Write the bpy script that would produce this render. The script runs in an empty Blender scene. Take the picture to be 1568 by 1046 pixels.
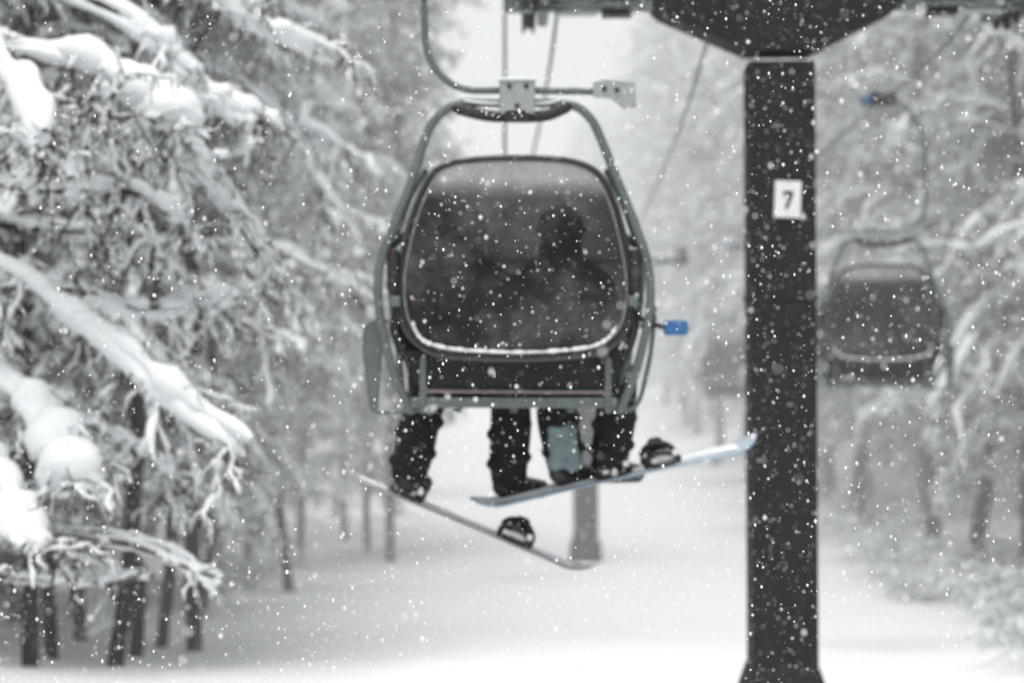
import bpy, math, random
import numpy as np
from mathutils import Vector, Matrix
random.seed(3)
F=3702.0
def W(px,py,d): return (( px-784)*d/F, d, (523-py)*d/F)
scene=bpy.context.scene
col=scene.collection
# ---------------------------------------------------------------- materials
def mat(name,c,rough=.6,var=.25,scale=8,metal=0,bump=.0,frost=0.,frost_lo=.25,coat=0):
    m=bpy.data.materials.new(name); m.use_nodes=True; nt=m.node_tree; N=nt.nodes; L=nt.links
    b=N['Principled BSDF']; b.inputs['Roughness'].default_value=rough; b.inputs['Metallic'].default_value=metal
    b.inputs['Coat Weight'].default_value=coat
    tc=N.new('ShaderNodeTexCoord'); no=N.new('ShaderNodeTexNoise'); no.inputs['Scale'].default_value=scale; no.inputs['Detail'].default_value=5
    L.new(tc.outputs['Object'],no.inputs['Vector'])
    mx=N.new('ShaderNodeMix'); mx.data_type='RGBA'
    mx.inputs[6].default_value=(*[x*(1-var) for x in c],1); mx.inputs[7].default_value=(*[min(x*(1+var),1) for x in c],1)
    L.new(no.outputs['Fac'],mx.inputs[0]); out=mx.outputs[2]
    if frost>0:
        g=N.new('ShaderNodeNewGeometry'); s=N.new('ShaderNodeSeparateXYZ'); L.new(g.outputs['Normal'],s.inputs[0])
        n2=N.new('ShaderNodeTexNoise'); n2.inputs['Scale'].default_value=scale*3; n2.inputs['Detail'].default_value=3
        L.new(tc.outputs['Object'],n2.inputs['Vector'])
        a=N.new('ShaderNodeMath'); a.operation='MULTIPLY_ADD'; a.inputs[1].default_value=1.2; L.new(n2.outputs['Fac'],a.inputs[0]); 
        a2=N.new('ShaderNodeMath'); a2.operation='ADD'; a2.inputs[1].default_value=-.6; L.new(s.outputs['Z'],a2.inputs[0]); L.new(a2.outputs[0],a.inputs[2])
        r=N.new('ShaderNodeMapRange'); r.inputs[1].default_value=frost_lo; r.inputs[2].default_value=frost_lo+.35; r.inputs[4].default_value=frost
        L.new(a.outputs[0],r.inputs[0])
        m2=N.new('ShaderNodeMix'); m2.data_type='RGBA'; m2.inputs[7].default_value=(.8,.82,.84,1)
        L.new(r.outputs[0],m2.inputs[0]); L.new(out,m2.inputs[6]); out=m2.outputs[2]
    L.new(out,b.inputs['Base Color'])
    if bump>0:
        bp=N.new('ShaderNodeBump'); bp.inputs['Strength'].default_value=bump; bp.inputs['Distance'].default_value=.02
        L.new(no.outputs['Fac'],bp.inputs['Height']); L.new(bp.outputs[0],b.inputs['Normal'])
    return m
M_snow=mat('snow',(.80,.825,.835),.85,.03,3,bump=.3)
M_gsnow=mat('ground_snow',(.86,.875,.88),.9,.04,.6,bump=.5)
M_bark=mat('bark',(.05,.045,.042),.9,.4,14,frost=.5,frost_lo=.35)
M_needle=mat('dark_foliage',(.046,.044,.041),.9,.4,10,frost=.35,frost_lo=.55)
M_green=mat('green_grey_paint',(.105,.128,.124),.5,.25,12,frost=.5,frost_lo=.6)
M_black=mat('black_plastic',(.016,.016,.018),.55,.4,10,frost=.5,frost_lo=.8)
M_steel=mat('galvanised_steel',(.34,.355,.355),.5,.2,20,metal=.3)
M_tower=mat('dark_tower_steel',(.0145,.0125,.0125),.8,.5,5,bump=.4)
M_seat=mat('seat_cushion',(.017,.017,.018),.8,.4,9)
M_wood=mat('pinkish_slat',(.20,.16,.155),.7,.2,9)
M_white=mat('white_plate_paint',(.78,.78,.76),.5,.06,9)
M_ink=mat('number_black',(.015,.015,.015),.6,.1,9)
M_blue=mat('blue_rubber',(.03,.12,.28),.6,.15,9)
M_cloth=mat('black_cloth',(.010,.010,.011),.95,.5,18,bump=.5,frost=.35,frost_lo=.9)
M_cloth2=mat('charcoal_cloth',(.015,.014,.015),.95,.5,18,bump=.5,frost=.3,frost_lo=.95)
M_teal=mat('pale_teal_patch',(.17,.225,.24),.8,.5,16)
M_boot=mat('boot_leather',(.02,.018,.018),.7,.4,20,frost=.6,frost_lo=.5)
M_bootb=mat('boot_brown',(.06,.05,.047),.7,.4,20,frost=.6,frost_lo=.5)
M_skin=mat('skin',(.5,.33,.26),.6,.08,9)
M_helm=mat('helmet_shell',(.02,.02,.022),.4,.2,9)
M_lens=mat('goggle_lens',(.05,.03,.02),.1,.1,9)
M_rope=mat('steel_rope',(.12,.13,.13),.6,.2,9)
M_bA=mat('board_pale_pink',(.30,.26,.24),.5,.35,6,frost=.4,frost_lo=.6)
M_bB=mat('board_pale_blue',(.27,.36,.43),.4,.35,6,frost=.3,frost_lo=.6)
M_flake=mat('snowflake',(.86,.86,.87),.9,.0,3)
def bubble_mat():
    m=bpy.data.materials.new('tinted_polycarbonate'); m.use_nodes=True; nt=m.node_tree; N=nt.nodes; L=nt.links
    b=N['Principled BSDF']; b.inputs['Roughness'].default_value=.22; o=N['Material Output']
    tr=N.new('ShaderNodeBsdfTransparent'); tr.inputs[0].default_value=(.115,.102,.098,1)
    tc=N.new('ShaderNodeTexCoord'); no=N.new('ShaderNodeTexNoise'); no.inputs['Scale'].default_value=3.2; no.inputs['Detail'].default_value=9; no.inputs['Roughness'].default_value=.72
    L.new(tc.outputs['Object'],no.inputs['Vector'])
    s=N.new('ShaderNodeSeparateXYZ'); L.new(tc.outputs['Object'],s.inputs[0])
    r=N.new('ShaderNodeMapRange'); r.inputs[1].default_value=.70; r.inputs[2].default_value=.80; r.inputs[4].default_value=.85; L.new(s.outputs['Z'],r.inputs[0])  # paler top band: frost, with the glossy reflection painted into the colour
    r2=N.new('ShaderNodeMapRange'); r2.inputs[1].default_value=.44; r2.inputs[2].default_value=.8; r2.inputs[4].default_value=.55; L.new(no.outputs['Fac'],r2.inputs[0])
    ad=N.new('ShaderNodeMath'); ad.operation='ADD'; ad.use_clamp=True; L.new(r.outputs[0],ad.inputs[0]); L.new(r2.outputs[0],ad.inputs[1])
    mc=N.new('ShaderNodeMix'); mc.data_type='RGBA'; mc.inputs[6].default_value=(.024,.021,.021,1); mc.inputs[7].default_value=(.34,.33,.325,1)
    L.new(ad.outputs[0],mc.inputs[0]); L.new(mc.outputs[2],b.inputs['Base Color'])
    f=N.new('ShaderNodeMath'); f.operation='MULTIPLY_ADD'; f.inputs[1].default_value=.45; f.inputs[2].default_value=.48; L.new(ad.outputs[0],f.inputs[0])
    ms=N.new('ShaderNodeMixShader'); L.new(f.outputs[0],ms.inputs[0]); L.new(tr.outputs[0],ms.inputs[1]); L.new(b.outputs[0],ms.inputs[2]); L.new(ms.outputs[0],o.inputs[0])
    return m
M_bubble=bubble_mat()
# ---------------------------------------------------------------- mesh helpers
def catmull(pts,n=6):
    P=np.array(pts,float); 
    if len(P)<3: 
        t=np.linspace(0,1,n+1)[:,None]; return P[0]*(1-t)+P[-1]*t
    Q=np.vstack([2*P[0]-P[1],P,2*P[-1]-P[-2]]); out=[]
    for i in range(1,len(Q)-2):
        for k in range(n):
            t=k/n; a,b,c,d=Q[i-1],Q[i],Q[i+1],Q[i+2]
            out.append(.5*((2*b)+(-a+c)*t+(2*a-5*b+4*c-d)*t*t+(-a+3*b-3*c+d)*t**3))
    out.append(P[-1]); return np.array(out)
def tubes(P,R,sides=4,flat=1.0):
    N,K,_=P.shape
    T=np.gradient(P,axis=1); T/=np.linalg.norm(T,axis=2,keepdims=True)+1e-9
    up=np.zeros_like(T); up[...,2]=1
    vert=np.abs(T[...,2]).mean(axis=1)>.93
    up[vert]=np.array([0,1,0])
    S=np.cross(T,up); S/=np.linalg.norm(S,axis=2,keepdims=True)+1e-9
    U=np.cross(S,T)
    a=np.arange(sides)*2*np.pi/sides
    V=P[:,:,None,:]+R[:,:,None,None]*(np.cos(a)[None,None,:,None]*S[:,:,None,:]+flat*np.sin(a)[None,None,:,None]*U[:,:,None,:])
    V=V.reshape(-1,3)
    n=np.arange(N)[:,None,None]*K*sides; k=np.arange(K-1)[None,:,None]*sides; s=np.arange(sides)[None,None,:]; s2=(s+1)%sides
    Fq=np.stack([n+k+s,n+k+s2,n+k+sides+s2,n+k+sides+s],axis=-1).reshape(-1,4)
    return V,Fq
def mesh_np(name,parts,mats):
    V=np.concatenate([p[0] for p in parts]); off=0; Fs=[];mi=[]
    for v,f,m in parts:
        Fs.append(f+off); off+=len(v); mi.append(np.full(len(f),m))
    Fq=np.concatenate(Fs); mi=np.concatenate(mi); k=Fq.shape[1]
    me=bpy.data.meshes.new(name); me.vertices.add(len(V)); me.vertices.foreach_set('co',V.astype(np.float32).ravel())
    me.loops.add(Fq.size); me.loops.foreach_set('vertex_index',Fq.astype(np.int32).ravel())
    me.polygons.add(len(Fq)); me.polygons.foreach_set('loop_start',np.arange(0,Fq.size,k,dtype=np.int32))
    try: me.polygons.foreach_set('loop_total',np.full(len(Fq),k,dtype=np.int32))
    except Exception: pass
    me.polygons.foreach_set('material_index',mi.astype(np.int32)); me.polygons.foreach_set('use_smooth',np.ones(len(Fq),bool))
    for m in mats: me.materials.append(m)
    me.update(calc_edges=True); return me
def obj(name,me,parent=None,loc=(0,0,0)):
    o=bpy.data.objects.new(name,me); col.objects.link(o); o.location=loc
    if parent: o.parent=parent
    return o
def empty(name,loc=(0,0,0)):
    o=bpy.data.objects.new(name,None); o.empty_display_size=.3; col.objects.link(o); o.location=loc; return o
def capsule(pts,radii,n=6,sides=16,squash=1.0):
    P=catmull(pts,n); idx=np.linspace(0,len(radii)-1,len(P)); R=np.interp(idx,range(len(radii)),radii)
    t0=(P[0]-P[1]); t0/=np.linalg.norm(t0); t1=(P[-1]-P[-2]); t1/=np.linalg.norm(t1)
    pre=[P[0]+t0*R[0]*math.sin(a) for a in (1.45,1.1,.7,.35)]; rp=[R[0]*math.cos(a) for a in (1.45,1.1,.7,.35)]
    po=[P[-1]+t1*R[-1]*math.sin(a) for a in (.35,.7,1.1,1.45)]; rq=[R[-1]*math.cos(a) for a in (.35,.7,1.1,1.45)]
    P=np.vstack([pre,P,po]); R=np.concatenate([rp,R,rq])
    V,Fq=tubes(P[None],R[None],sides,squash)
    Fl=[tuple(int(i) for i in f) for f in Fq]; Fl.append(tuple(range(sides))); Fl.append(tuple(range(len(V)-1,len(V)-sides-1,-1)))
    return [tuple(v) for v in V],Fl
def pymesh(name,parts,m,smooth=True):
    V=[];Fl=[]
    for v,f in parts:
        o=len(V); V+=list(v); Fl+=[tuple(i+o for i in q) for q in f]
    me=bpy.data.meshes.new(name); me.from_pydata(V,[],Fl); me.materials.append(m)
    for p in me.polygons: p.use_smooth=smooth
    me.update(); return me
def body(name,parts,m,parent,vox=.014,sm=4):
    o=obj(name,pymesh(name,parts,m),parent)
    r=o.modifiers.new('r','REMESH'); r.mode='VOXEL'; r.voxel_size=vox; r.use_smooth_shade=True
    s=o.modifiers.new('s','SMOOTH'); s.iterations=sm; s.factor=.5
    return o
def ellipsoid(c,r,nu=18,nv=12):
    V=[];Fl=[]
    for i in range(nv+1):
        th=math.pi*(i/nv)*.998+.003
        for j in range(nu):
            a=2*math.pi*j/nu; V.append((c[0]+r[0]*math.sin(th)*math.cos(a),c[1]+r[1]*math.sin(th)*math.sin(a),c[2]+r[2]*math.cos(th)))
    for i in range(nv):
        for j in range(nu):
            Fl.append((i*nu+j,(i+1)*nu+j,(i+1)*nu+(j+1)%nu,i*nu+(j+1)%nu))
    Fl.append(tuple(range(nu))); Fl.append(tuple(range(nv*nu+nu-1,nv*nu-1,-1)))
    return V,Fl
def boxp(c,s):
    V=[(c[0]+sx*s[0]/2,c[1]+sy*s[1]/2,c[2]+sz*s[2]/2) for sx in(-1,1) for sy in(-1,1) for sz in(-1,1)]
    return V,[(0,1,3,2),(4,6,7,5),(0,4,5,1),(2,3,7,6),(0,2,6,4),(1,5,7,3)]
def box(name,c,s,m,parent,bev=.008):
    o=obj(name,pymesh(name,[boxp((0,0,0),s)],m,False),parent,c)
    if bev: b=o.modifiers.new('b','BEVEL'); b.width=bev; b.segments=3
    return o
def tube(name,pts,r,m,parent,n=8,sides=10,cyclic=False):
    if cyclic:
        P=catmull(list(pts)+[pts[0]],n)
        V,Fq=tubes(P[None],np.full((1,len(P)),r),sides); parts=[(V,Fq,0)]
        return obj(name,mesh_np(name,parts,[m]),parent)
    return obj(name,pymesh(name,[capsule(pts,[r]*len(pts),n,sides)],m),parent)
# ---------------------------------------------------------------- terrain
def gz(x,y):
    h=np.interp(y,[-40,0,10,16,20,25,32,37,42,50,60,80,120,200,300,500,900],[2.3,2.55,2.7,2.83,2.95,3.15,3.45,3.64,3.77,3.78,3.62,3.0,1.6,-2,-6,-12,-20])
    c=2.0-.0189*y; dx=np.abs(x-c)
    side=np.maximum(0,dx-np.where(x<c,5.5,4.6))
    bank=.22*side*np.clip(1-side/60,0.3,1)*np.where(x<c,.25,1.)
    return -h+bank+.05*np.sin(x*.9+y*.31)+.05*np.sin(x*.37-y*.53+1)+.08*np.sin(y*.13+x*.11)+.015*np.sin(x*3.1+y*1.3)*np.sin(y*2.3-x)
xs=np.concatenate([np.linspace(-300,-30,25),np.linspace(-28,30,190),np.linspace(32,300,25)])
ys=np.concatenate([np.linspace(-40,0,20),np.linspace(.6,70,190),np.linspace(72,900,120)])
X,Y=np.meshgrid(xs,ys); Z=gz(X,Y); V=np.stack([X,Y,Z],-1).reshape(-1,3)
nx=len(xs); I,J=np.meshgrid(np.arange(nx-1),np.arange(len(ys)-1)); b0=(J*nx+I).ravel()
me=mesh_np('snow_ground',[(V,np.stack([b0,b0+1,b0+nx+1,b0+nx],-1),0)],[M_gsnow]); obj('snow_ground',me)
# ---------------------------------------------------------------- trees
def lerpP(P,t):
    K=P.shape[1]; f=t*(K-1); i=np.minimum(f.astype(int),K-2); w=(f-i)[...,None]; n=np.arange(len(P))[:,None]
    return P[n,i]*(1-w)+P[n,i+1]*w, P[n,i+1]-P[n,i]
def children(P,M,rng,tmin,lo,hi,K,side,down,droop,relL=None,zs=.6,jit=.09):
    N=len(P); t=tmin+(1-tmin)*rng.random((N,M)); B,T=lerpP(P,t); T=T/(np.linalg.norm(T,axis=-1,keepdims=True)+1e-9)
    r=rng.normal(size=(N,M,3)); r-= (r*T).sum(-1,keepdims=True)*T; r[...,2]*=zs; r/=np.linalg.norm(r,axis=-1,keepdims=True)+1e-9
    D=T*.6+r*side; D[...,2]-=down*rng.random((N,M)); D/=np.linalg.norm(D,axis=-1,keepdims=True)
    L=lo+(hi-lo)*rng.random((N,M))
    if relL is not None: L=L*relL[:,None]
    L=L*(1.15-.55*t)
    s=np.linspace(0,1,K)[None,None,:,None]
    C=B[:,:,None,:]+D[:,:,None,:]*L[:,:,None,None]*s; C[...,2]-=droop*L[:,:,None]*(s[...,0]**2)*(.2+1.2*rng.random((N,M,1)))
    C+=np.cumsum(rng.normal(size=C.shape),axis=2)*jit*L[:,:,None,None]*np.minimum(s*2,1)
    return C.reshape(N*M,K,3),L.reshape(-1)
def taper(N,K,r0,r1): return np.linspace(0,1,K)[None]*(np.broadcast_to(r1,(N,))[:,None]-np.broadcast_to(r0,(N,))[:,None])+np.broadcast_to(r0,(N,))[:,None]
def snowtube(P,r,rng,sides=5,lump=.55,flat=.7,frac=1.):
    r=np.broadcast_to(r,(len(P),))
    if frac<1: 
        k=rng.random(len(P))<frac; P=P[k]; r=r[k]
    N,K,_=P.shape
    R=r[:,None]*(1-lump/2+lump*rng.random((N,K))); R[:,0]*=.3; R[:,-1]*=.25
    Q=P.copy(); Q[...,2]+=R*.55
    return tubes(Q,R,sides,flat)
def clumps(P,M,r0,r1,rng,tmin=.1,elong=1.7,sides=6):
    N=len(P); t=tmin+(1-tmin)*rng.random((N,M)); B,T=lerpP(P,t); T=T/(np.linalg.norm(T,axis=-1,keepdims=True)+1e-9)
    B=B.reshape(-1,3);T=T.reshape(-1,3); r=r0+(r1-r0)*rng.random(len(B))**2
    T=T+rng.normal(size=T.shape)*.35; T/=np.linalg.norm(T,axis=1,keepdims=True)
    L=r*elong*(.7+.8*rng.random(len(B))); s=np.array([-1,-.72,-.25,.25,.72,1.])
    C=B[:,None,:]+T[:,None,:]*L[:,None,None]*s[None,:,None]; C[...,2]+=r[:,None]*(.35-.25*s[None]**2)
    C+=rng.normal(size=C.shape)*.13*r[:,None,None]
    R=r[:,None]*np.array([.15,.68,1,1,.68,.15])[None]*(.7+.6*rng.random((len(B),6)))
    return tubes(C,R,sides,.72)
def foliage(limbs,lr,rng,nt=16,nl=7,tl=(.16,.36),snowy=1.0,dark=1.0):
    parts=[]; K=limbs.shape[1]
    LL=np.linalg.norm(limbs[:,-1]-limbs[:,0],axis=1)
    parts.append((*tubes(limbs,taper(len(limbs),K,lr,lr*.25),5),0))
    parts.append((*snowtube(limbs,np.clip(lr*1.6,.02,.075)*snowy,rng,6,1.1,.8,.9),1))
    parts.append((*clumps(limbs,4,.03,.13*snowy,rng),1))
    tw,tL=children(limbs,nt,rng,.1,tl[0],tl[1],6,1.1,.55,.35,LL)
    parts.append((*tubes(tw,taper(len(tw),6,.012*dark,.005*dark),3),0))
    parts.append((*snowtube(tw,.013+.016*rng.random(len(tw)),rng,4,1.2,.8,.6),1))
    parts.append((*clumps(tw[rng.random(len(tw))<.65],2,.015,.065*snowy,rng,.2),1))
    tt,ttL=children(tw,nl,rng,.1,.25,.65,5,1.2,.6,.4,np.clip(tL,.22,.9))
    parts.append((*tubes(tt,taper(len(tt),5,.008*dark,.004*dark),3),0))
    sel=tt[rng.random(len(tt))<.28]; parts.append((*snowtube(sel,.009+.012*rng.random(len(sel)),rng,4,1.2,.9),1))
    return parts
def gen_tree(seed,H,spread,nlimb,bare=1.2,lean=0.,tr0=None):
    rng=np.random.default_rng(seed)
    K=12; s=np.linspace(0,1,K); tr=np.zeros((1,K,3)); tr[0,:,2]=s*H-.3
    tr[0,:,0]=np.cumsum(rng.normal(size=K))*.06+lean*s**2; tr[0,:,1]=np.cumsum(rng.normal(size=K))*.06
    parts=[(*tubes(tr,taper(1,K,tr0 or .1+.004*H,.02),8),0)]
    t=(bare+ (H*.98-bare)*rng.random(nlimb)**.9)/H
    B,_=lerpP(tr,t[None]); B=B[0]; az=rng.random(nlimb)*2*np.pi
    u=(t-bare/H)/(1-bare/H); L=spread*(.45+.75*(1-u)**.8)*(.6+.6*rng.random(nlimb))*np.where(u<.12,.6,1)
    a=.3+.7*rng.random(nlimb)*(.4+u); b=.35+.7*rng.random(nlimb)
    KK=9; q=np.linspace(0,1,KK); P=np.zeros((nlimb,KK,3)); 
    wob=np.cumsum(rng.normal(size=(nlimb,KK)),1)*.09
    P[...,0]=B[:,0,None]+np.cos(az[:,None]+wob)*L[:,None]*q; P[...,1]=B[:,1,None]+np.sin(az[:,None]+wob)*L[:,None]*q
    P[...,2]=B[:,2,None]+L[:,None]*(a[:,None]*q-b[:,None]*q**2)+np.cumsum(rng.normal(size=(nlimb,KK)),1)*.025
    parts+=foliage(P,.012+.014*L,rng)
    n=9; tb=rng.random(n)*bare/H*.9+.05; Bs,_=lerpP(tr,tb[None]); Bs=Bs[0]; a2=rng.random(n)*6.28; q=np.linspace(0,1,5); S=np.zeros((n,5,3)); l=.25+.5*rng.random(n)
    S[...,0]=Bs[:,0,None]+np.cos(a2)[:,None]*l[:,None]*q; S[...,1]=Bs[:,1,None]+np.sin(a2)[:,None]*l[:,None]*q; S[...,2]=Bs[:,2,None]-.1*q**2+.03*rng.normal(size=(n,5))
    parts.append((*tubes(S,taper(n,5,.012,.004),4),0)); parts.append((*snowtube(S,.014,rng,4,1.,.8,.7),1))
    return mesh_np('tree_mesh_%d'%seed,parts,[M_bark,M_snow])
protos=[gen_tree(11+i,H,sp,nl,ba,0,t0) for i,(H,sp,nl,ba,t0) in enumerate([(12,2.0,85,2.0,None),(14,1.9,90,2.4,None),(11,2.2,80,1.8,None),(16,2.1,100,2.6,None),(9,1.7,65,1.5,None),(12,1.7,85,1.9,.085),(13,1.8,90,1.7,.075)])]
rng=np.random.default_rng(5)
def place(name,x,y,parent=None,sc=1.,k=None):
    k=rng.integers(5) if k is None else k
    o=obj(name,protos[k],parent,(x,y,float(gz(np.array(x),np.array(y)))-.05)); o.rotation_euler=(rng.normal()*.035,rng.normal()*.035,rng.random()*6.28); s=sc*(.9+.2*rng.random()); o.scale=(s,s,s)
    return o
for i,(px,d) in enumerate([(42,21.5),(78,23),(120,26),(178,22.3),(205,24.2),(250,26),(300,25.3),(322,30),(385,36),(430,34),(462,41),(568,44),(600,42.5),(20,27),(-40,24),(520,47),(590,56)]):
    place('slender_snowy_tree',(px-784)*d/F,d,None,1.,5+i%2)
for x,y in [(-7.2,24),(-6.2,29),(-5.4,34),(-4.9,40)]:
    place('snowy_birch_tree',x,y)
for x,y in [(7.7,24),(7.9,28.5),(9.2,29),(7.3,34),(8.4,37),(6.9,40),(7.5,44),(6.5,46),(8.2,48),(6.6,53),(9,42),(7.4,50),(5.9,60),(6.9,36),(5.9,51),(7.8,31),(5.6,66)]:
    place('snowy_birch_tree',x,y)
forest=empty('distant_forest')
for side in (-1,1):
    y=19.0
    while y<230:
        edge=(-4.1-.0189*y) if side<0 else (7.7-.022*y)
        for row in range(5):
            if y<44 and row<2: continue
            xx=edge+side*(row*2.1+rng.random()*1.6)
            place('tree_%d'%len(forest.children),xx,y+rng.normal()*.8,forest,1.0+ (.25 if row>1 else 0))
        y+=2.6+y*.024
nf=empty('roadside_forest')  # forest continued out of view beside the camera, added to shade the near snow
for y in (-2,3,8,12,16):
    place('tree_l%d'%y,-6.9-rng.random(),y-1,nf,1.1); place('tree_r%d'%y,7.6+rng.random(),y+.5,nf,1.1)
# snow laden conifer at left (trunk just outside the picture)
rng2=np.random.default_rng(77)
Ls=[([(-150,20),(-20,50),(110,85),(205,115),(262,180),(268,205)],.16,14.6),
    ([(-150,150),(10,185),(100,192),(150,172),(185,130)],.03,14.2),
    ([(-150,330),(20,415),(110,480),(190,550),(280,625),(368,690)],.115,14.2),
    ([(-150,500),(0,570),(60,630),(100,700),(120,750)],.15,14.0),
    ([(-150,560),(-40,650),(0,720),(35,800),(70,850)],.12,13.6),
    ([(-150,-60),(60,-30),(220,40),(300,130),(360,160),(410,185)],.11,15.5),
    ([(-150,180),(100,210),(240,210),(310,260),(370,350),(410,420)],.08,15.8),
    ([(-150,250),(60,290),(190,290),(260,330),(290,350)],.07,15.6),
    ([(-150,400),(100,440),(220,470),(330,455),(345,465)],.06,16.2),
    ([(-150,-200),(60,-120),(260,-60),(400,30),(520,90)],.08,16.2),
    ([(-150,0),(-80,30),(0,110),(40,160),(60,230)],.09,13.8),
    ([(-150,620),(20,640),(130,650),(230,700),(270,760)],.05,16.8),
    ([(-150,330),(60,350),(180,360),(250,400),(300,470)],.06,17),
    ([(-150,770),(0,805),(110,822),(200,832),(270,862),(328,882)],.032,14.3),
    ([(-150,880),(0,880),(100,885),(180,892),(235,880)],.032,14.8)]
P=[];R=[]
for pts,r,d in Ls:
    ds=np.linspace(15.2,d,len(pts)); q=catmull([W(a,b,e) for (a,b),e in zip(pts,ds)],6)
    i=np.linspace(0,len(q)-1,30); q=np.stack([np.interp(i,range(len(q)),q[:,k]) for k in range(3)],1); P.append(q); R.append(r)
P=np.array(P);R=np.array(R); K=30; parts=[(*tubes(P,taper(len(P),K,.035,.012),6),0)]
P2=P+np.cumsum(rng2.normal(size=P.shape),1)*.006
nz=rng2.random((len(P),K)); nz=(nz+np.roll(nz,1,1)+np.roll(nz,-1,1))/3
Q=P2.copy(); Rr=R[:,None]*(.3+.7*np.linspace(0,1,K)[None]**.8)*(.35+1.25*nz); Rr[:,-1]*=.4
Q[...,2]+=Rr*.4; parts.append((*tubes(Q,Rr,12,.85),1))
for k in range(2):
    n2=rng2.random((len(P),K)); n2=(n2+np.roll(n2,1,1))/2; Q2=Q+np.array([0,0,-.2])*Rr[...,None]+np.cumsum(rng2.normal(size=P.shape),1)*.008
    parts.append((*tubes(Q2,Rr*(.3+.9*n2),10,.9),1))
big=P[R>.04]; parts.append((*clumps(big,13,.03,.10,rng2,.2,1.3,9),1))
parts.append((*clumps(P[R<=.04],12,.015,.035,rng2,.1,1.8,8),1))
def twigset(Pp,nt,l0,l1,ntt):
    tw,tL=children(Pp,nt,rng2,.1,l0,l1,7,1.1,.5,.45); parts.append((*tubes(tw,taper(len(tw),7,.011,.004),3),2)); parts.append((*snowtube(tw,.010+.016*rng2.random(len(tw)),rng2,6,1.0,.85,.6),1))
    parts.append((*clumps(tw[::2],1,.015,.06,rng2,.1,1.5,7),1))
    tt,_=children(tw,ntt,rng2,.05,.08,.26,5,1.2,.6,.35); parts.append((*tubes(tt,taper(len(tt),5,.007,.003),3),2)); parts.append((*snowtube(tt[::3],.007+.009*rng2.random(len(tt[::3])),rng2,4,1.1,.9),1))
twigset(P[:13],17,.15,.6,13); twigset(P[13:],7,.08,.25,3)
tk=np.array([[W(-150,-400,15.4),W(-155,0,15.3),W(-150,400,15.2),W(-150,800,15.2),W(-150,1300,15.2)]]); parts.append((*tubes(tk,taper(1,5,.1,.2),10),0))
obj('snow_laden_conifer',mesh_np('conifer',parts,[M_bark,M_snow,M_needle]))
def gen_shrub(seed):
    r=np.random.default_rng(seed); n=20; K=8; q=np.linspace(0,1,K); az=r.random(n)*6.28; L=.8+.8*r.random(n)
    P=np.zeros((n,K,3)); o=r.normal(size=(n,2))*.15
    P[...,0]=o[:,0,None]+np.cos(az)[:,None]*L[:,None]*q*.8; P[...,1]=o[:,1,None]+np.sin(az)[:,None]*L[:,None]*q*.8
    P[...,2]=L[:,None]*(1.5*q-1.0*q**2)-.1
    return mesh_np('shrub_mesh_%d'%seed,foliage(P,np.full(n,.009),r,5,3,(.15,.35),.4,.7),[M_bark,M_snow])
sh=[gen_shrub(31),gen_shrub(32)]
for i,(x,y) in enumerate([(5.2,23),(6.6,27),(6.3,24.2),(6.6,31),(6.9,36),(5.6,25.5),(-5.2,27),(-4.4,31),(-4.2,35),(-4.0,38),(6.4,42),(6.6,47),(7.6,26),(7.3,23),(6.0,29),(5.8,34),(6.1,38)]):
    o=obj('snowy_shrub',sh[i%2],None,(x,y,float(gz(np.array(x),np.array(y)))-.05)); o.rotation_euler[2]=i*1.3; s=.7+.4*random.random(); o.scale=(s,s,s*.9)
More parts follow.
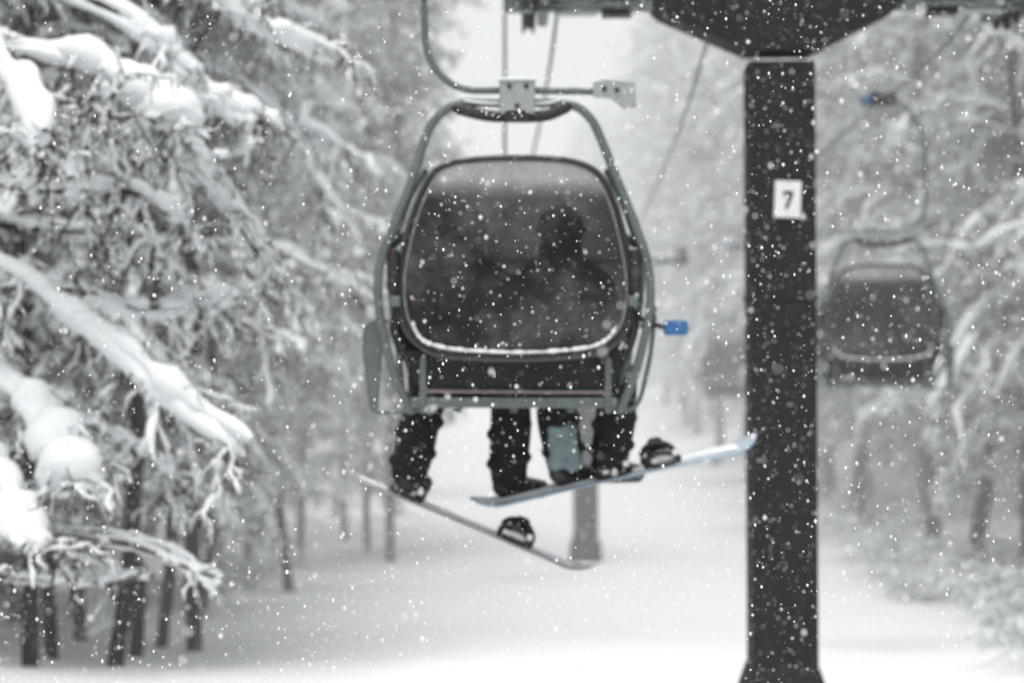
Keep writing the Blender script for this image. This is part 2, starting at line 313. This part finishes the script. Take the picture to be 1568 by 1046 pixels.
# ---------------------------------------------------------------- lift tower
def prism(poly,y0,y1):
    n=len(poly); V=[(a,y0,b) for a,b in poly]+[(a,y1,b) for a,b in poly]
    return V,[tuple(range(n-1,-1,-1)),tuple(range(n,2*n))]+[(i,(i+1)%n,n+(i+1)%n,n+i) for i in range(n)][::1]
def tower(x,y,ztop,zbase,number=False):
    T=empty('ski_lift_tower',(x,y,0))
    w=.43
    box('column',(0,0,(ztop+zbase)/2-.03),(w,w,ztop-zbase-.05),M_tower,T,.012)
    box('weld_plate',(0,0,ztop-1.6),(w+.014,w+.014,.05),M_tower,T,.004)
    V=[];a=w/2+.004;b=w/2+.06;c=.34
    for hw,z in ((a,zbase+.62),(b,zbase+.45),(b+.01,zbase+.1),(c,zbase+.09),(c,zbase-.5)):
        V+=[(-hw,-hw,z),(hw,-hw,z),(hw,hw,z),(-hw,hw,z)]
    Fl=[(k*4+i,(k+1)*4+i,(k+1)*4+(i+1)%4,k*4+(i+1)%4) for k in range(4) for i in range(4)]+[(0,1,2,3)]
    obj('flared_foot',pymesh('foot',[(V,Fl)],M_tower,False),T)
    s=1/231.
    if number:
        hp=[(-195,80),(-195,72),(-182,60),(-50,2),(50,2),(172,64),(185,76),(185,92),(-195,92)]
    else: hp=[(-60,70),(-50,2),(50,2),(60,70)]
    o=obj('head_gusset',pymesh('gusset',[prism([(a*s,ztop+b*s) for a,b in hp],-.235,.235)],M_tower,False),T); bv=o.modifiers.new('b','BEVEL'); bv.width=.01
    zz=ztop+.355
    box('cross_arm',(0,0,zz),(3.6,.24,.10),M_green,T,.02)
    if number:
        box('cross_arm_top_beam',(0,0,zz+.2),(3.2,.3,.2),M_tower,T,.02)
        box('arm_snow',(0,0,zz+.33),(3.2,.28,.07),M_snow,T,.03)
    else: box('arm_snow',(0,0,zz+.07),(3.2,.2,.05),M_snow,T,.02)
    for sx in (-1,1):
        X0=sx*1.55
        box('sheave_beam',(X0,0,zz+.02),(.07,1.9,.1),M_green,T,.01)
        box('hanger_bracket',(X0-sx*.22,-.02,zz-.02),(.26,.16,.12),M_steel,T,.01)
        box('lower_bracket',(X0-sx*.48,-.03,zz-.03),(.2,.2,.13),M_black,T,.01)
        box('catwalk_bar',(X0-sx*.55,-.16,zz-.035),(1.2,.03,.035),M_green,T,.006)
        box('clamp_plate',(X0-sx*.02,-.14,zz-.0),(.2,.02,.13),M_black,T,.006)
        for q in (0,1,2): box('bolt',(X0-sx*(.1+.22*q),-.19,zz+.01),(.03,.05,.03),M_steel,T,.004)
        for q in range(4):
            rq=np.random.default_rng(q+3); box('clinging_snow',(X0-sx*(.05+.27*q),-.17,zz+.03+.02*rq.random()),(.09+.08*rq.random(),.05,.035),M_snow,T,.012)
        for k in range(6):
            yy=-.85+k*.34; Vw=[];n=20
            prof=[(.03,-.045),(.15,-.045),(.15,-.03),(.12,-.02),(.12,.02),(.15,.03),(.15,.045),(.03,.045)]
            for i in range(n):
                an=i*2*math.pi/n
                for r,xx in prof: Vw.append((xx,r*math.cos(an),r*math.sin(an)))
            m=len(prof); Fw=[(i*m+j,((i+1)%n)*m+j,((i+1)%n)*m+(j+1)%m,i*m+(j+1)%m) for i in range(n) for j in range(m)]
            obj('sheave_wheel',pymesh('wheel',[(Vw,Fw)],M_black,False),T,(X0+sx*.1,yy,zz+.06))
            obj('rubber_rope_guide',pymesh('g',[boxp((0,0,0),(.18,.05,.03))],M_steel,False),T,(X0+sx*.05,yy+.1,zz+.08))
    if number:
        P_=empty('number_sign',(x+(1200-1195)/231,y-w/2-.012,(523-309)/231)); P_.rotation_euler[1]=math.radians(2)
        box('plate',(0,0,0),(.172,.008,.24),M_white,P_,.003)
        g=[(-.030,.055),(.034,.055),(.034,.030),(.004,-.062),(-.020,-.062),(.010,.030),(-.016,.030),(-.016,.018),(-.030,.018)]
        obj('digit',pymesh('digit',[prism(g,-.0068,-.0045)],M_ink,False),P_)
        for a,b in ((0,.105),(0,-.105)): box('bolt',(a,-.006,b),(.012,.006,.012),M_steel,P_,.002)
    return T
t1=tower(1.777,16,(523-87)/231,-2.75,True); t1.rotation_euler[1]=math.radians(-.35)
tower(1.28,42,1.05,-4.0)
# ---------------------------------------------------------------- chair
cache={}
def build_chair(loc,mirror=False):
    C=empty('chairlift_chair',loc)
    if cache:
        for n,me,l in cache['parts']:
            o=obj(n,me,C,l[0]); 
            if l[1]: b=o.modifiers.new('b','BEVEL'); b.width=l[1]; b.segments=3
        if mirror: C.scale=(-1,1,1)
        return C
    S=308.5
    def L(px,py,y=0): return ((px-787)/S,y,(523-py)/S)
    tube('outer_frame',[L(x,y,dy) for x,y,dy in [(628,628,.05),(606,580,.03),(590,525,0),(580,465,-.03),(583,405,-.05),(604,345,-.05),(630,280,-.03),(650,215,0),(668,182,0),(700,160,0),(745,158,0),(790,160,0),(835,158,0),(880,163,0),(906,185,0),(925,225,0),(948,285,-.03),(972,345,-.05),(991,405,-.05),(995,465,-.03),(984,530,0),(968,585,.03),(950,628,.05)]],.023,M_green,C)
    tube('inner_frame',[L(x,y,dy) for x,y,dy in [(645,630,.3),(622,560,.25),(600,480,.2),(596,400,.15),(622,310,.1),(650,262,.05)]],.016,M_green,C)
    tube('inner_frame_r',[L(x,y,dy) for x,y,dy in [(935,630,.3),(960,560,.25),(982,480,.2),(983,400,.15),(955,310,.1),(930,262,.05)]],.016,M_green,C)
    tube('top_padding',[L(702,168,-.02),(L(745,178,-.02)),L(790,180,-.02),L(835,178,-.02),L(866,166,-.02)],.03,M_black,C)
    tube('top_padding_snow',[L(712,155,-.02),(L(745,159,-.02)),L(790,159,-.02),L(835,159,-.02),L(860,153,-.02)],.006,M_snow,C)
    box('hanger_block',L(792,151,-.03),(.175,.10,.17),M_steel,C,.012)
    box('block_cap',L(792,124,-.03),(.19,.12,.012),M_snow,C,.004)
    for a,b in ((780,135),(806,135),(792,165)): box('block_bolt',L(a,b,-.085),(.022,.02,.022),M_black,C,.005)
    box('block_lower',L(792,178,-.035),(.13,.09,.06),M_black,C,.01)
    tube('hanger_arm',[L(x,y,.02) for x,y in [(787,-265),(740,-262),(690,-225),(655,-150),(650,-50),(650,40),(656,85),(678,118),(715,137),(780,138),(850,139),(915,140)]],.019,M_green,C,n=8)
    pl=[(908,128),(925,124),(972,128),(974,166),(955,168),(935,152),(908,150)]
    o=obj('latch_plate',pymesh('latch',[prism([((a-787)/S,(523-b)/S) for a,b in pl],-.045,-.01)],M_steel,False),C)
    for a,b in ((925,138),(944,140)): box('latch_bolt',L(a,b,-.052),(.022,.015,.022),M_black,C,.004)
    box('grip_body',L(787,-275,.02),(.25,.3,.13),M_black,C,.02)
    box('grip_jaw',L(787,-292,.02),(.07,.38,.05),M_steel,C,.01)
    tube('grip_spring',[L(835,-272,-.12),L(835,-272,.16)],.045,M_blue,C,n=3)
    ol=[(700,250),(745,246),(790,245),(835,246),(880,251),(914,268),(936,304),(951,355),(963,415),(964,468),(950,512),(912,538),(850,545),(790,547),(725,545),(668,539),(630,512),(615,470),(615,415),(629,350),(646,300),(668,264)]
    cx,cz=L(789,400)[0],L(789,400)[2]
    def dep(px,py):
        u=(px-789)/178.; v=(py-400)/150.; return -.16+.13*u*u+.05*v*v
    rimp=catmull([( (a-787)/S, dep(a,b), (523-b)/S) for a,b in ol+[ol[0]]],5)[:-1]
    n=len(rimp); V=[(cx,-.16,cz)]; rings=12
    for k in range(1,rings+1):
        f=k/rings
        for p in rimp:
            x=cx+(p[0]-cx)*f; z=cz+(p[2]-cz)*f; u=(x-cx)*S/178; v=(z-cz)*S/150
            V.append((x,-.16+.13*u*u+.05*v*v,z))
    Fl=[(0,1+i,1+(i+1)%n) for i in range(n)]+[(1+k*n+i,1+(k+1)*n+i,1+(k+1)*n+(i+1)%n,1+k*n+(i+1)%n) for k in range(rings-1) for i in range(n)]
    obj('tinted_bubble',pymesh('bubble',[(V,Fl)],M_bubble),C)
    rr=[tuple(p) for p in rimp]
    tube('bubble_rim',rr,.014,M_black,C,n=1,cyclic=True)
    inner=[(cx+(p[0]-cx)*1.02,p[1]+.03,cz+(p[2]-cz)*1.015) for p in rimp]
    tube('bubble_gasket',inner,.014,M_green,C,n=1,cyclic=True)
    inn=[(cx+(p[0]-cx)*.965,p[1]-.012,cz+(p[2]-cz)*.955) for p in rimp if p[2]<cz+.45]
    k0=max(range(len(inn)),key=lambda i: math.dist(inn[i],inn[(i+1)%len(inn)])); inn=inn[k0+1:]+inn[:k0+1]
    tube('rim_highlight_strip',inn,.0035,M_steel,C,n=1)
    sn=catmull([L(a,b,dep(a,b)-.02) for a,b in [(632,492),(640,512),(656,525),(690,533),(735,537),(790,539),(850,537),(905,530),(930,518),(944,498)]],8)
    rngc=np.random.default_rng(4); Rn=.010*(.15+rngc.random((1,len(sn)))*1.); Rn[0,0]=Rn[0,-1]=.002
    obj('snow_on_rim',mesh_np('rimsnow',[(*tubes(sn[None],Rn,8),0)],[M_snow]),C)
    for sx,a in ((-1,600),(1,975)):
        tube('hinge_arm',[L(a,420,-.02),L(a-sx*14,455,.0),L(a-sx*4,500,.02),L(a-sx*18,545,.05)],.026,M_black,C,n=5)
        tube('hinge_strut',[L(a+sx*2,380,0),L(a-sx*20,360,0)],.018,M_black,C,n=3)
        box('hinge_pad',L(a-sx*2,415,0),(.06,.12,.22),M_black,C,.02)
        box('hinge_bracket',L(a-sx*6,462,-.03),(.05,.05,.05),M_green,C,.01)
        tube('side_bar',[L(a-sx*2,395,.3),L(a-sx*2,500,.35),L(a-sx*12,600,.3)],.014,M_green,C,n=4)
        box('seat_side_panel',L(a-sx*38,570,.12),(.10,.04,.18),M_black,C,.02)
    bk=[(620,535),(958,535),(944,590),(925,600),(655,600),(636,590)]
    o=obj('backrest',pymesh('backrest',[prism([((a-787)/S,(523-b)/S) for a,b in bk],.02,.08)],M_seat,False),C); b=o.modifiers.new('b','BEVEL'); b.width=.015; b.segments=3
    tube('pink_slat',[L(652,599,0),L(925,601,0)],.009,M_wood,C,n=3)
    for a in (648,931): tube('seat_post',[L(a,552,-.01),L(a,628,-.01)],.018,M_green,C,n=3)
    box('rear_tray',L(787,617,.03),(1.02,.06,.05),M_green,C,.012)
    box('seat_cushion',(0,.31,L(0,604)[2]),(1.04,.48,.07),M_seat,C,.03)
    box('seat_pan',(0,.30,L(0,617)[2]),(1.06,.44,.035),M_green,C,.012)
    for a in (700,787,875): box('seat_rib',L(a,628,.28),(.04,.4,.03),M_green,C,.006)
    pv=[(554,497),(584,492),(586,500),(578,630),(566,632)]
    o=obj('side_panel',pymesh('panel',[prism([((a-787)/S,(523-b)/S) for a,b in pv],.06,.085)],M_green,False),C); b=o.modifiers.new('b','BEVEL'); b.width=.006
    tube('side_panel_frame',[L(590,492,.07),L(565,495,.07),L(557,520,.07),L(562,580,.07),L(570,625,.07),L(590,632,.07),L(640,628,.07)],.013,M_green,C,n=5)
    tube('side_panel_frame_r',[L(985,500,.07),L(1003,470,.07),L(1000,520,.07),L(992,570,.07),L(975,622,.07),L(940,628,.07)],.012,M_green,C,n=5)
    tube('restraint_bar',[L(600,470,.05),L(602,500,.3),L(618,520,.55),L(700,523,.60),L(787,523,.60),L(875,523,.60),L(958,520,.55),L(975,500,.3),L(980,470,.05)],.016,M_green,C,n=6)
    tube('lever',[L(965,470,.02),L(985,490,.02),L(1012,500,.02)],.013,M_black,C,n=5)
    tube('blue_grip',[L(1026,502,.02),L(1044,502,.02)],.036,M_blue,C,n=3)
    box('blue_grip_sleeve',L(1035,502,.02),(.115,.07,.075),M_blue,C,.012)
    cache['parts']=[(c.name.split('.')[0],c.data,(tuple(c.location),c.modifiers[0].width if c.modifiers else 0)) for c in C.children]
    return C
build_chair((3/308.5,12,0))
build_chair((566*24.5/F,24.5,-.13),True)
build_chair(((1128-784)*47/F,47,-.75),True)
build_chair(((770-784)*38/F,38,-.6))
# ---------------------------------------------------------------- ropes
def rope(name,pts,r=.014): tube(name,pts,r,M_rope,None,n=10,sides=6)
zt=(523-87)/231+.56
rope('haul_rope',[(-.35,2,2.75),(-.1,8,2.68),(.01,12,2.62),(.32,16,zt+.02),(.2,26,1.9),(-.1,38,1.7),(-.3,42,1.62),(-1.2,75,4.5),(-2.5,150,17)])
rope('haul_rope',[(3.2,4,2.9),(3.33,16,zt+.02),(3.74,24.5,2.43),(2.95,42,1.62),(3.2,75,4.6),(2.8,150,17)])
rope('signal_cable',[W(1150,-120,13),W(1085,60,18),W(1040,200,24),W(985,330,36),W(940,430,60)],.013)
rope('signal_cable',[W(773,-300,20),W(773,0,20),W(773,120,20),W(773,245,20)],.014)
# ---------------------------------------------------------------- snowboards
def snowboard(pc,d,ang,roll,length,m,binds,yaw=0):
    Bd=empty('snowboard',W(pc[0],pc[1],d)); Bd.rotation_euler=(Matrix.Rotation(yaw,3,'Z')@Matrix.Rotation(-ang,3,'Y')@Matrix.Rotation(roll,3,'X')).to_euler()
    n=40;V=[];th=.011
    for i in range(n+1):
        u=-1+2*i/n; x=u*length/2; e=max(0,(abs(u)-.8)/.2); w=(.125+.02*u*u)*math.sqrt(max(0.0,1-e**2.3))+.003; z=.055*e**1.7+ .008*(1-u*u)
        for a in (-1,-.6,0,.6,1): V.append((x,a*w,z+th/2))
        for a in (1,.6,0,-.6,-1): V.append((x,a*w,z-th/2))
    Fl=[(i*10+j,(i+1)*10+j,(i+1)*10+(j+1)%10,i*10+(j+1)%10) for i in range(n) for j in range(10)]
    Fl+=[tuple(range(10)),tuple(range(n*10+9,n*10-1,-1))]
    obj('deck',pymesh('deck',[(V,Fl)],m),Bd)
    rngb=np.random.default_rng(2); q=np.zeros((3,14,3)); q[...,0]=np.linspace(-.85,.85,14)*length/2; q[...,1]=np.array([-.05,0,.06])[:,None]; q[...,2]=.014
    obj('snow_on_deck',mesh_np('ds',[(*tubes(q,.03*rngb.random((3,14))+.004,6,.3),0)],[M_snow]),Bd)
    for bx,up in binds:
        box('binding_base',(bx,0,.026),(.13,.24,.022),M_black,Bd,.008)
        hb=[]
        for k in range(9):
            a=math.pi*(k/8); 
            for zz,rr_ in ((.03,.062),(.07,.058),(.11,.05),(.14,.03)): hb.append((bx+rr_*math.cos(a),.075+rr_*.9*math.sin(a),zz))
        Fh=[(k*4+j,(k+1)*4+j,(k+1)*4+j+1,k*4+j+1) for k in range(8) for j in range(3)]
        o=obj('highback',pymesh('hb',[(hb,Fh)],M_black),Bd); so=o.modifiers.new('s','SOLIDIFY'); so.thickness=.012
        for yy,hh in ((.02,.12),(-.075,.085)):
            tube('strap',[(bx-.085,yy,.03),(bx-.085,yy,hh*.7),(bx-.04,yy-.01,hh),(bx+.03,yy-.01,hh*.96),(bx+.08,yy,hh*.6),(bx+.085,yy,.03)],.015,M_black,Bd,n=4,sides=8)
        box('buckle',(bx+.07,-.085,.07),(.03,.02,.03),M_white,Bd,.003)
        box('buckle_ladder',(bx-.04,-.093,.05),(.035,.012,.02),M_white,Bd,.003)
        box('snow_in_binding',(bx+.01,-.02,.05),(.09,.12,.035),M_snow,Bd,.014)
    return Bd
mpx=12.6/F
snowboard((712,801),12.6,-math.radians(22.3),0,416*mpx,M_bA,[(-100*mpx,0),(80*mpx,0)],math.radians(-4))
snowboard((943,729),12.6,math.radians(12.2),math.radians(6),453*mpx,M_bB,[(-5*mpx,0),(72*mpx,0)],math.radians(5))
# ---------------------------------------------------------------- riders
def rider(cx,legs,cl,trous,headyaw,bootm,patch=False):
    Rr=empty('snowboarder',(0,0,0))
    x=(cx-784)*12.2/F
    J=[]
    tor=[(x,12.22,-.16),(x,12.18,0),(x,12.14,.16),(x,12.14,.28),(x,12.15,.36)]
    Vt,Ft=capsule(tor,[.17,.165,.175,.165,.10],5,20); J.append(([(x+(a-x)*1.18,12.16+(b-12.16)*.8,c) for a,b,c in Vt],Ft))
    for s in (-1,1):
        J.append(capsule([(x+s*.06,12.15,.30),(x+s*.17,12.15,.295),(x+s*.215,12.16,.22)],[.085,.085,.078],5,16))
        J.append(capsule([(x+s*.205,12.16,.26),(x+s*.245,12.2,.12),(x+s*.25,12.26,-.0),(x+s*.20,12.38,.03),(x+s*.15,12.5,.045)],[.078,.07,.064,.056,.046],6,16))
    J.append(capsule([(x,12.15,.33),(x,12.155,.43)],[.085,.072],3,16))
    body('jacket',J,cl,Rr,.013,5)
    Tt=[capsule([(x-.08,12.25,-.14),(x+.08,12.25,-.14)],[.13,.13],4,16)]
    for (kx,ax,az,toe,bm) in legs:
        s=-1 if kx<cx else 1
        K=((kx-784)*12.6/F,12.60,-.185); A=((ax-784)*12.58/F,12.57,(523-az)*12.57/F); 
        Tt.append(capsule([(x+s*.09,12.24,-.14),((x+s*.09+K[0])/2,12.43,-.135),K],[.115,.105,.098],6,18))
        mid=tuple((K[i]*.5+A[i]*.5) for i in range(3)); mid=(mid[0]+.008*s,mid[1]-.02,mid[2])
        q2=tuple((K[i]*.2+A[i]*.8) for i in range(3))
        Tt.append(capsule([K,mid,q2,A],[.102,.108,.104,.096],7,18))
        for k,f in enumerate((.45,.62,.78,.92)):
            c=tuple(K[i]*(1-f)+A[i]*f for i in range(3)); dx=.022*(-1)**k
            Tt.append(capsule([(c[0]-.065+dx,c[1]-.055,c[2]+.022),(c[0]+dx,c[1]-.08,c[2]),(c[0]+.065+dx,c[1]-.055,c[2]-.014)],[.034,.034,.034],3,10))
        tx,ty=math.sin(toe),math.cos(toe)
        B=[capsule([(A[0],A[1],A[2]+.08),(A[0],A[1]+.0,A[2]-.02)],[.06,.06],4,16)]
        B.append(capsule([(A[0]-tx*.035,A[1]-ty*.035,A[2]-.055),(A[0]+tx*.07,A[1]+ty*.07,A[2]-.055),(A[0]+tx*.19,A[1]+ty*.19,A[2]-.068)],[.056,.055,.043],5,16))
        B.append(capsule([(A[0]-tx*.03,A[1]-ty*.03,A[2]-.088),(A[0]+tx*.19,A[1]+ty*.19,A[2]-.092)],[.034,.034],5,12))
        body('boot',B,bm,Rr,.009,2)
        for zz,rr_ in ((-.0,.066),(-.035,.068)):
            tube('boot_lace_band',[(A[0]+rr_*math.cos(t)+tx*.01,A[1]+rr_*math.sin(t)+ty*.01,A[2]+zz) for t in np.linspace(0,5.6,8)],.006,M_steel,Rr,n=3,sides=6,cyclic=True)
    body('trousers',Tt,trous,Rr,.013,3)
    if patch:
        kx,ax,az=legs[0][:3]
        K=((kx-784)*12.6/F,12.60,-.185); A=((ax-784)*12.58/F,12.57,(523-az)*12.57/F)
        lp=lambda f:(K[0]*(1-f)+A[0]*f,K[1]-.088,K[2]*(1-f)+A[2]*f)
        a=lp(.64); b=lp(.96)
        body('pale_gaiter',[capsule([(a[0]-.025,a[1],a[2]+.02),(b[0]-.03,b[1],b[2])],[.052,.056],5,20),capsule([(a[0]+.025,a[1],a[2]+.015),(b[0]+.035,b[1],b[2]-.01)],[.052,.055],5,20),
             capsule([(a[0]-.03,a[1],a[2]+.018),(a[0]+.03,a[1],a[2]+.015)],[.054,.054],4,16),capsule([(b[0]-.04,b[1]+.01,b[2]-.01),(b[0]+.045,b[1]+.01,b[2]-.01)],[.055,.055],4,16)],M_teal,Rr,.01,2)
    hc=(x,12.19,.53); H=[ellipsoid(hc,(.076,.095,.115)),capsule([(x,12.155,.38),(x,12.17,.48)],[.058,.055],3,14),
        ellipsoid((x,hc[1]+.055,hc[2]-.075),(.045,.04,.04)),capsule([(x,hc[1]+.09,hc[2]+.01),(x,hc[1]+.108,hc[2]-.025)],[.012,.016],3,8),
        ellipsoid((x,hc[1]+.085,hc[2]-.055),(.026,.012,.009))]
    for s in (-1,1): H.append(ellipsoid((x+s*.078,hc[1],hc[2]-.01),(.012,.02,.032)))
    body('head',H,M_skin,Rr,.006,2)
    body('hood',[capsule([(x,12.14,.38),(x,12.115,.47)],[.12,.105],3,16),capsule([(x-.1,12.14,.35),(x+.1,12.14,.35)],[.08,.08],3,12)],cl,Rr,.012,4)
    Vh,Fh=ellipsoid((x,12.175,.565),(.118,.138,.125),28,18); Vh=[(a,b,max(c,.50+(.06 if b>12.22 else -.02))) for a,b,c in Vh]
    obj('helmet',pymesh('helmet',[(Vh,Fh)],M_helm),Rr)
    tube('goggle_frame',[(x+.1*math.cos(t),hc[1]+.1*max(.0,1-.35*abs(math.cos(t))),hc[2]+.02+.042*math.sin(t)) for t in np.linspace(0,2*math.pi,13)[:-1]],.010,M_black,Rr,n=3,sides=8,cyclic=True)
    obj('goggle_lens',pymesh('lens',[ellipsoid((x,hc[1]+.078,hc[2]+.02),(.088,.028,.04))],M_lens),Rr)
    tube('goggle_strap',[(x+.12*math.cos(t),12.175+.14*math.sin(t),hc[2]+.03) for t in np.linspace(math.pi,2*math.pi,9)],.012,M_black,Rr,n=3,sides=8)
    for s in (-1,1):
        gx=x+s*.145; G=[capsule([(gx,12.49,.045),(gx,12.56,.04)],[.04,.042],4,14)]
        for k,(ln) in enumerate((.9,1.0,.95,.8)):
            fx=gx+(k-1.5)*.023
            G.append(capsule([(fx,12.555,.045),(fx,12.60,.034*ln),(fx,12.628,.005),(fx,12.615,-.022*ln),(fx,12.59,-.027)],[.013,.0125,.012,.0115,.010],4,8))
        G.append(capsule([(gx-s*.03,12.52,.03),(gx-s*.052,12.56,.0),(gx-s*.045,12.585,-.025)],[.016,.014,.012],4,8))
        body('glove',G,M_black,Rr,.006,1)
    return Rr
rider(708,[(662,627,722,.4,M_boot),(781,779,728,1.1,M_boot)],M_cloth,M_cloth,0,M_boot)
rider(858,[(848,864,708,.9,M_bootb),(946,934,704,.9,M_bootb)],M_cloth2,M_cloth,0,M_bootb,True)
# ---------------------------------------------------------------- falling snow
rf=np.random.default_rng(9); n=80000
c=np.stack([rf.uniform(-4,4,n),3.8+12.2*rf.random(n),rf.uniform(-2.6,2.6,n)],1)
r=.0010+.0046*rf.random(n)**3.6
base=np.array([[1,0,0],[0,1,0],[-1,0,0],[0,-1,0],[0,0,1],[0,0,-1]],float)
rr=r[:,None,None]*np.array([1,1,1.3]); V=(c[:,None,:]+base[None]*rr*(0.7+.6*rf.random((n,6,1)))).reshape(-1,3)
ft=np.array([[0,1,4],[1,2,4],[2,3,4],[3,0,4],[1,0,5],[2,1,5],[3,2,5],[0,3,5]]); Fq=(np.arange(n)[:,None,None]*6+ft[None]).reshape(-1,3)
obj('falling_snow',mesh_np('falling_snow',[(V,Fq,0)],[M_flake]))
# ---------------------------------------------------------------- snow haze bank up the slope (homogeneous, its emission stands in for scattered light)
hz=obj('emissive_snow_haze',pymesh('haze',[boxp((0,211,14),(150,382,50))],M_snow,False)); hm=bpy.data.materials.new('haze'); hm.use_nodes=True; nt=hm.node_tree
nt.nodes.remove(nt.nodes['Principled BSDF']); D=.0105
ab=nt.nodes.new('ShaderNodeVolumeAbsorption'); ab.inputs['Color'].default_value=(0,0,0,1); ab.inputs['Density'].default_value=D
em=nt.nodes.new('ShaderNodeEmission'); em.inputs['Color'].default_value=(.87,.89,.895,1); em.inputs['Strength'].default_value=D
ad=nt.nodes.new('ShaderNodeAddShader'); nt.links.new(ab.outputs[0],ad.inputs[0]); nt.links.new(em.outputs[0],ad.inputs[1])
nt.links.new(ad.outputs[0],nt.nodes['Material Output'].inputs['Volume']); hz.data.materials.clear(); hz.data.materials.append(hm)
# ---------------------------------------------------------------- sky, sun
w=bpy.data.worlds.new('World'); scene.world=w; w.use_nodes=True; nt=w.node_tree; bg=nt.nodes['Background']
sk=nt.nodes.new('ShaderNodeTexSky'); sk.sky_type='NISHITA'; sk.sun_disc=False; sk.sun_elevation=math.radians(72); sk.sun_rotation=math.radians(200); sk.air_density=1; sk.dust_density=4
hs=nt.nodes.new('ShaderNodeHueSaturation'); hs.inputs['Saturation'].default_value=.12; hs.inputs['Value'].default_value=1.25; nt.links.new(sk.outputs[0],hs.inputs['Color']); nt.links.new(hs.outputs[0],bg.inputs[0]); bg.inputs[1].default_value=.15
sl=bpy.data.lights.new('sun','SUN'); sl.energy=1.5; sl.angle=math.radians(35); sl.color=(1,.98,.95); so=bpy.data.objects.new('sun',sl); col.objects.link(so); so.rotation_euler=(math.radians(18),0,math.radians(-20))
# ---------------------------------------------------------------- camera
cam=bpy.data.cameras.new('camera'); cam.lens=85; cam.sensor_width=36; cam.clip_end=3000; cam.clip_start=.1
cam.dof.use_dof=True; cam.dof.focus_distance=7.5; cam.dof.aperture_fstop=2.3
co=bpy.data.objects.new('camera',cam); col.objects.link(co); co.rotation_euler=(math.radians(90),0,0); scene.camera=co
scene.view_settings.view_transform='Standard'; scene.view_settings.look='None'; scene.view_settings.exposure=0
